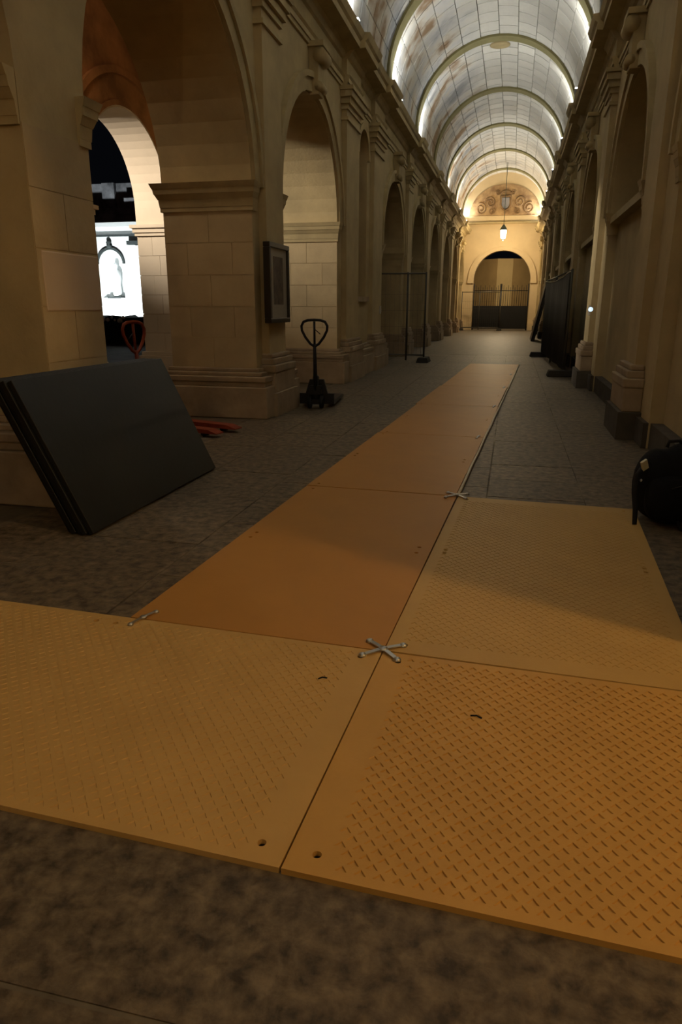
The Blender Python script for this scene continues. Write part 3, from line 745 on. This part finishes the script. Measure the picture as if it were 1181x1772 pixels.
for k in range(5):
    ground_mat(-1.2+(0, .012, -.01, .01, 0)[k], vv[k]+.006, 1.19, vv[k+1]-vv[k]-.012, 24, 51, False, 'mat_orange', 'orange ground mat, %s of the long walkway counted from the crosswise mats' % nm[k], G)
def mp(u, v, z=0): return Matrix.Translation((AX, AY, z)) @ Matrix.Rotation(AR, 4, 'Z') @ Matrix.Translation((u, v, 0))
# metal connectors
def connector(u, v, arms, label, rz=0, s=1.0):
    t = tag(empty('mat_connector'), label, 'connector', 'metal mat connectors')
    t.matrix_world = mp(u, v, TK) @ Matrix.Rotation(rz, 4, 'Z') @ Matrix.Scale(s, 4)
    for a in arms:
        a = math.radians(a); d = Vector((math.cos(a), math.sin(a), 0)); p = Vector((-d.y, d.x, 0)); r = .098
        bar = MB()
        n_ = 6; vs = []
        for i in range(n_+1):
            q = i/n_; c = d*(r*q); w = .0095; z = .004+.006*(1-q)
            for sg in (-1, 1):
                vs.append(c+p*sg*w+Vector((0, 0, z))); vs.append(c+p*sg*w+Vector((0, 0, z+.005)))
        fs = []
        for i in range(n_):
            k = i*4
            fs += [(k, k+4, k+5, k+1), (k+2, k+3, k+7, k+6), (k+1, k+5, k+7, k+3), (k, k+2, k+6, k+4)]
        fs += [(0, 1, 3, 2), (n_*4, n_*4+2, n_*4+3, n_*4+1)]
        bar.add(vs, fs); b_ = bar.build('arm', M['zinc'], t)
        MB().lathe([(.017, -.003), (.017, .006), (.012, .012), (.005, .014)], tuple(d*r), 12).build('bolt', M['zinc'], b_)
    MB().lathe([(.02, .006), (.02, .014), (.014, .018)], n=10).build('hub', M['zinc'], t)
connector(0, 0, (42, 138, 222, 318), 'four-armed metal connector where the crosswise mats meet the walkway')
connector(0, 2.595, (42, 138, 222, 318), 'four-armed metal connector at the far corner of the sand coloured mat')
connector(-1.13, .004, (75, 255), 'two-armed metal connector at the corner near the black boards', s=.8)
for k in range(1, 5):
    connector(-.07, vv[k], (85, 265), 'two-armed metal connector at the walkway seam between mats %s and %s' % (nm[k-1], nm[k]), s=.8)
# pale strip standing in for the highlight on the walkway mat lip
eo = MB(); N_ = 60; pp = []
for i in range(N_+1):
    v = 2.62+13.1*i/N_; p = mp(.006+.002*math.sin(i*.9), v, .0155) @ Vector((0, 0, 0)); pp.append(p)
tag(eo.tube(pp, .013, 6).build('lip_highlight_strip', M['lip_highlight']), 'pale strip added for the highlight on the lip of the long mat walkway', 'highlight strip')
# bits of litter
for (x, y, l, r, nm_) in ((-.62, 2.33, .035, .4, 'dark twig lying on the pale tan mat'), (-.03, 2.2, .04, -.2, 'dark twig lying on the amber mat')):
    o = MB().tube([(-l/2, 0, .003), (0, .006, .005), (l/2, .0, .003)], .003, 5).build('twig', M['black']); o.location = (x, y, TK); o.rotation_euler[2] = r
    tag(o, nm_, 'twig')

# ------------------------------------------------------------------ backpack
bp = tag(empty('backpack', (1.12, 4.98, 0), math.radians(12)), 'black backpack with a pale reflective tag on the floor beside the sand coloured mat', 'backpack')
bm = bmesh.new(); bmesh.ops.create_uvsphere(bm, u_segments=28, v_segments=18, radius=1)
for v in bm.verts:
    x, y, z = v.co
    sq = lambda t, e: math.copysign(abs(t)**e, t)
    x, y, z = sq(x, .75), sq(y, .75), sq(z, .72)
    k = 1-.22*max(0, z)**2
    v.co = (x*.24*k, y*.19*k, .255+z*.255+.02*math.sin(6*x)*max(0, z))
for f in bm.faces: f.smooth = True
me = bpy.data.meshes.new('bag_body'); bm.to_mesh(me); bm.free(); me.materials.append(M['cloth'])
body = link(bpy.data.objects.new('bag_body', me), bp)
bm = bmesh.new(); bmesh.ops.create_uvsphere(bm, u_segments=20, v_segments=12, radius=1)
for v in bm.verts:
    x, y, z = [math.copysign(abs(t)**.7, t) for t in v.co]; v.co = (-.05+x*.17, -.15+y*.1, .19+z*.16)
for f in bm.faces: f.smooth = True
me = bpy.data.meshes.new('front_pocket'); bm.to_mesh(me); bm.free(); me.materials.append(M['cloth']); pk = link(bpy.data.objects.new('front_pocket', me), bp)
MB().tube([(-.1, -.245, .28), (0-.04, -.25, .30), (.06, -.235, .28)], .005, 5).build('zip', M['black_metal'], pk)
MB().tube([(-.05, .02, .50), (-.04, .02, .54), (.03, .02, .545), (.06, .02, .50)], .012, 6).build('top_handle', M['strap'], bp)
MB().tube([(-.20, -.06, .42), (-.27, -.09, .33), (-.285, -.12, .22), (-.28, -.15, .12), (-.285, -.18, .02)], [.018, .02, .02, .017, .014], 6).build('strap', M['strap'], bp)
MB().tube([(-.02, -.2, .06), (-.02, -.27, .015), (.08, -.33, .012), (.2, -.34, .012), (.26, -.26, .012), (.22, -.16, .03)], .011, 6).build('strap', M['strap'], bp)
tg = MB().box(-.022, .022, -.008, .008, -.035, .035).build('reflective_tag', M['reflector'], bp); tg.location = (-.235, -.10, .405); tg.rotation_euler = (.2, -.5, .3); tg['label'] = 'pale reflective tag'
tg = MB().lathe([(.008, 0), (.012, .006), (.004, .012)], (0, 0, 0), 8).build('buckle', M['zinc'], bp); tg.location = (-.24, -.1, .30); tg.rotation_euler = (0, -1.4, 0)
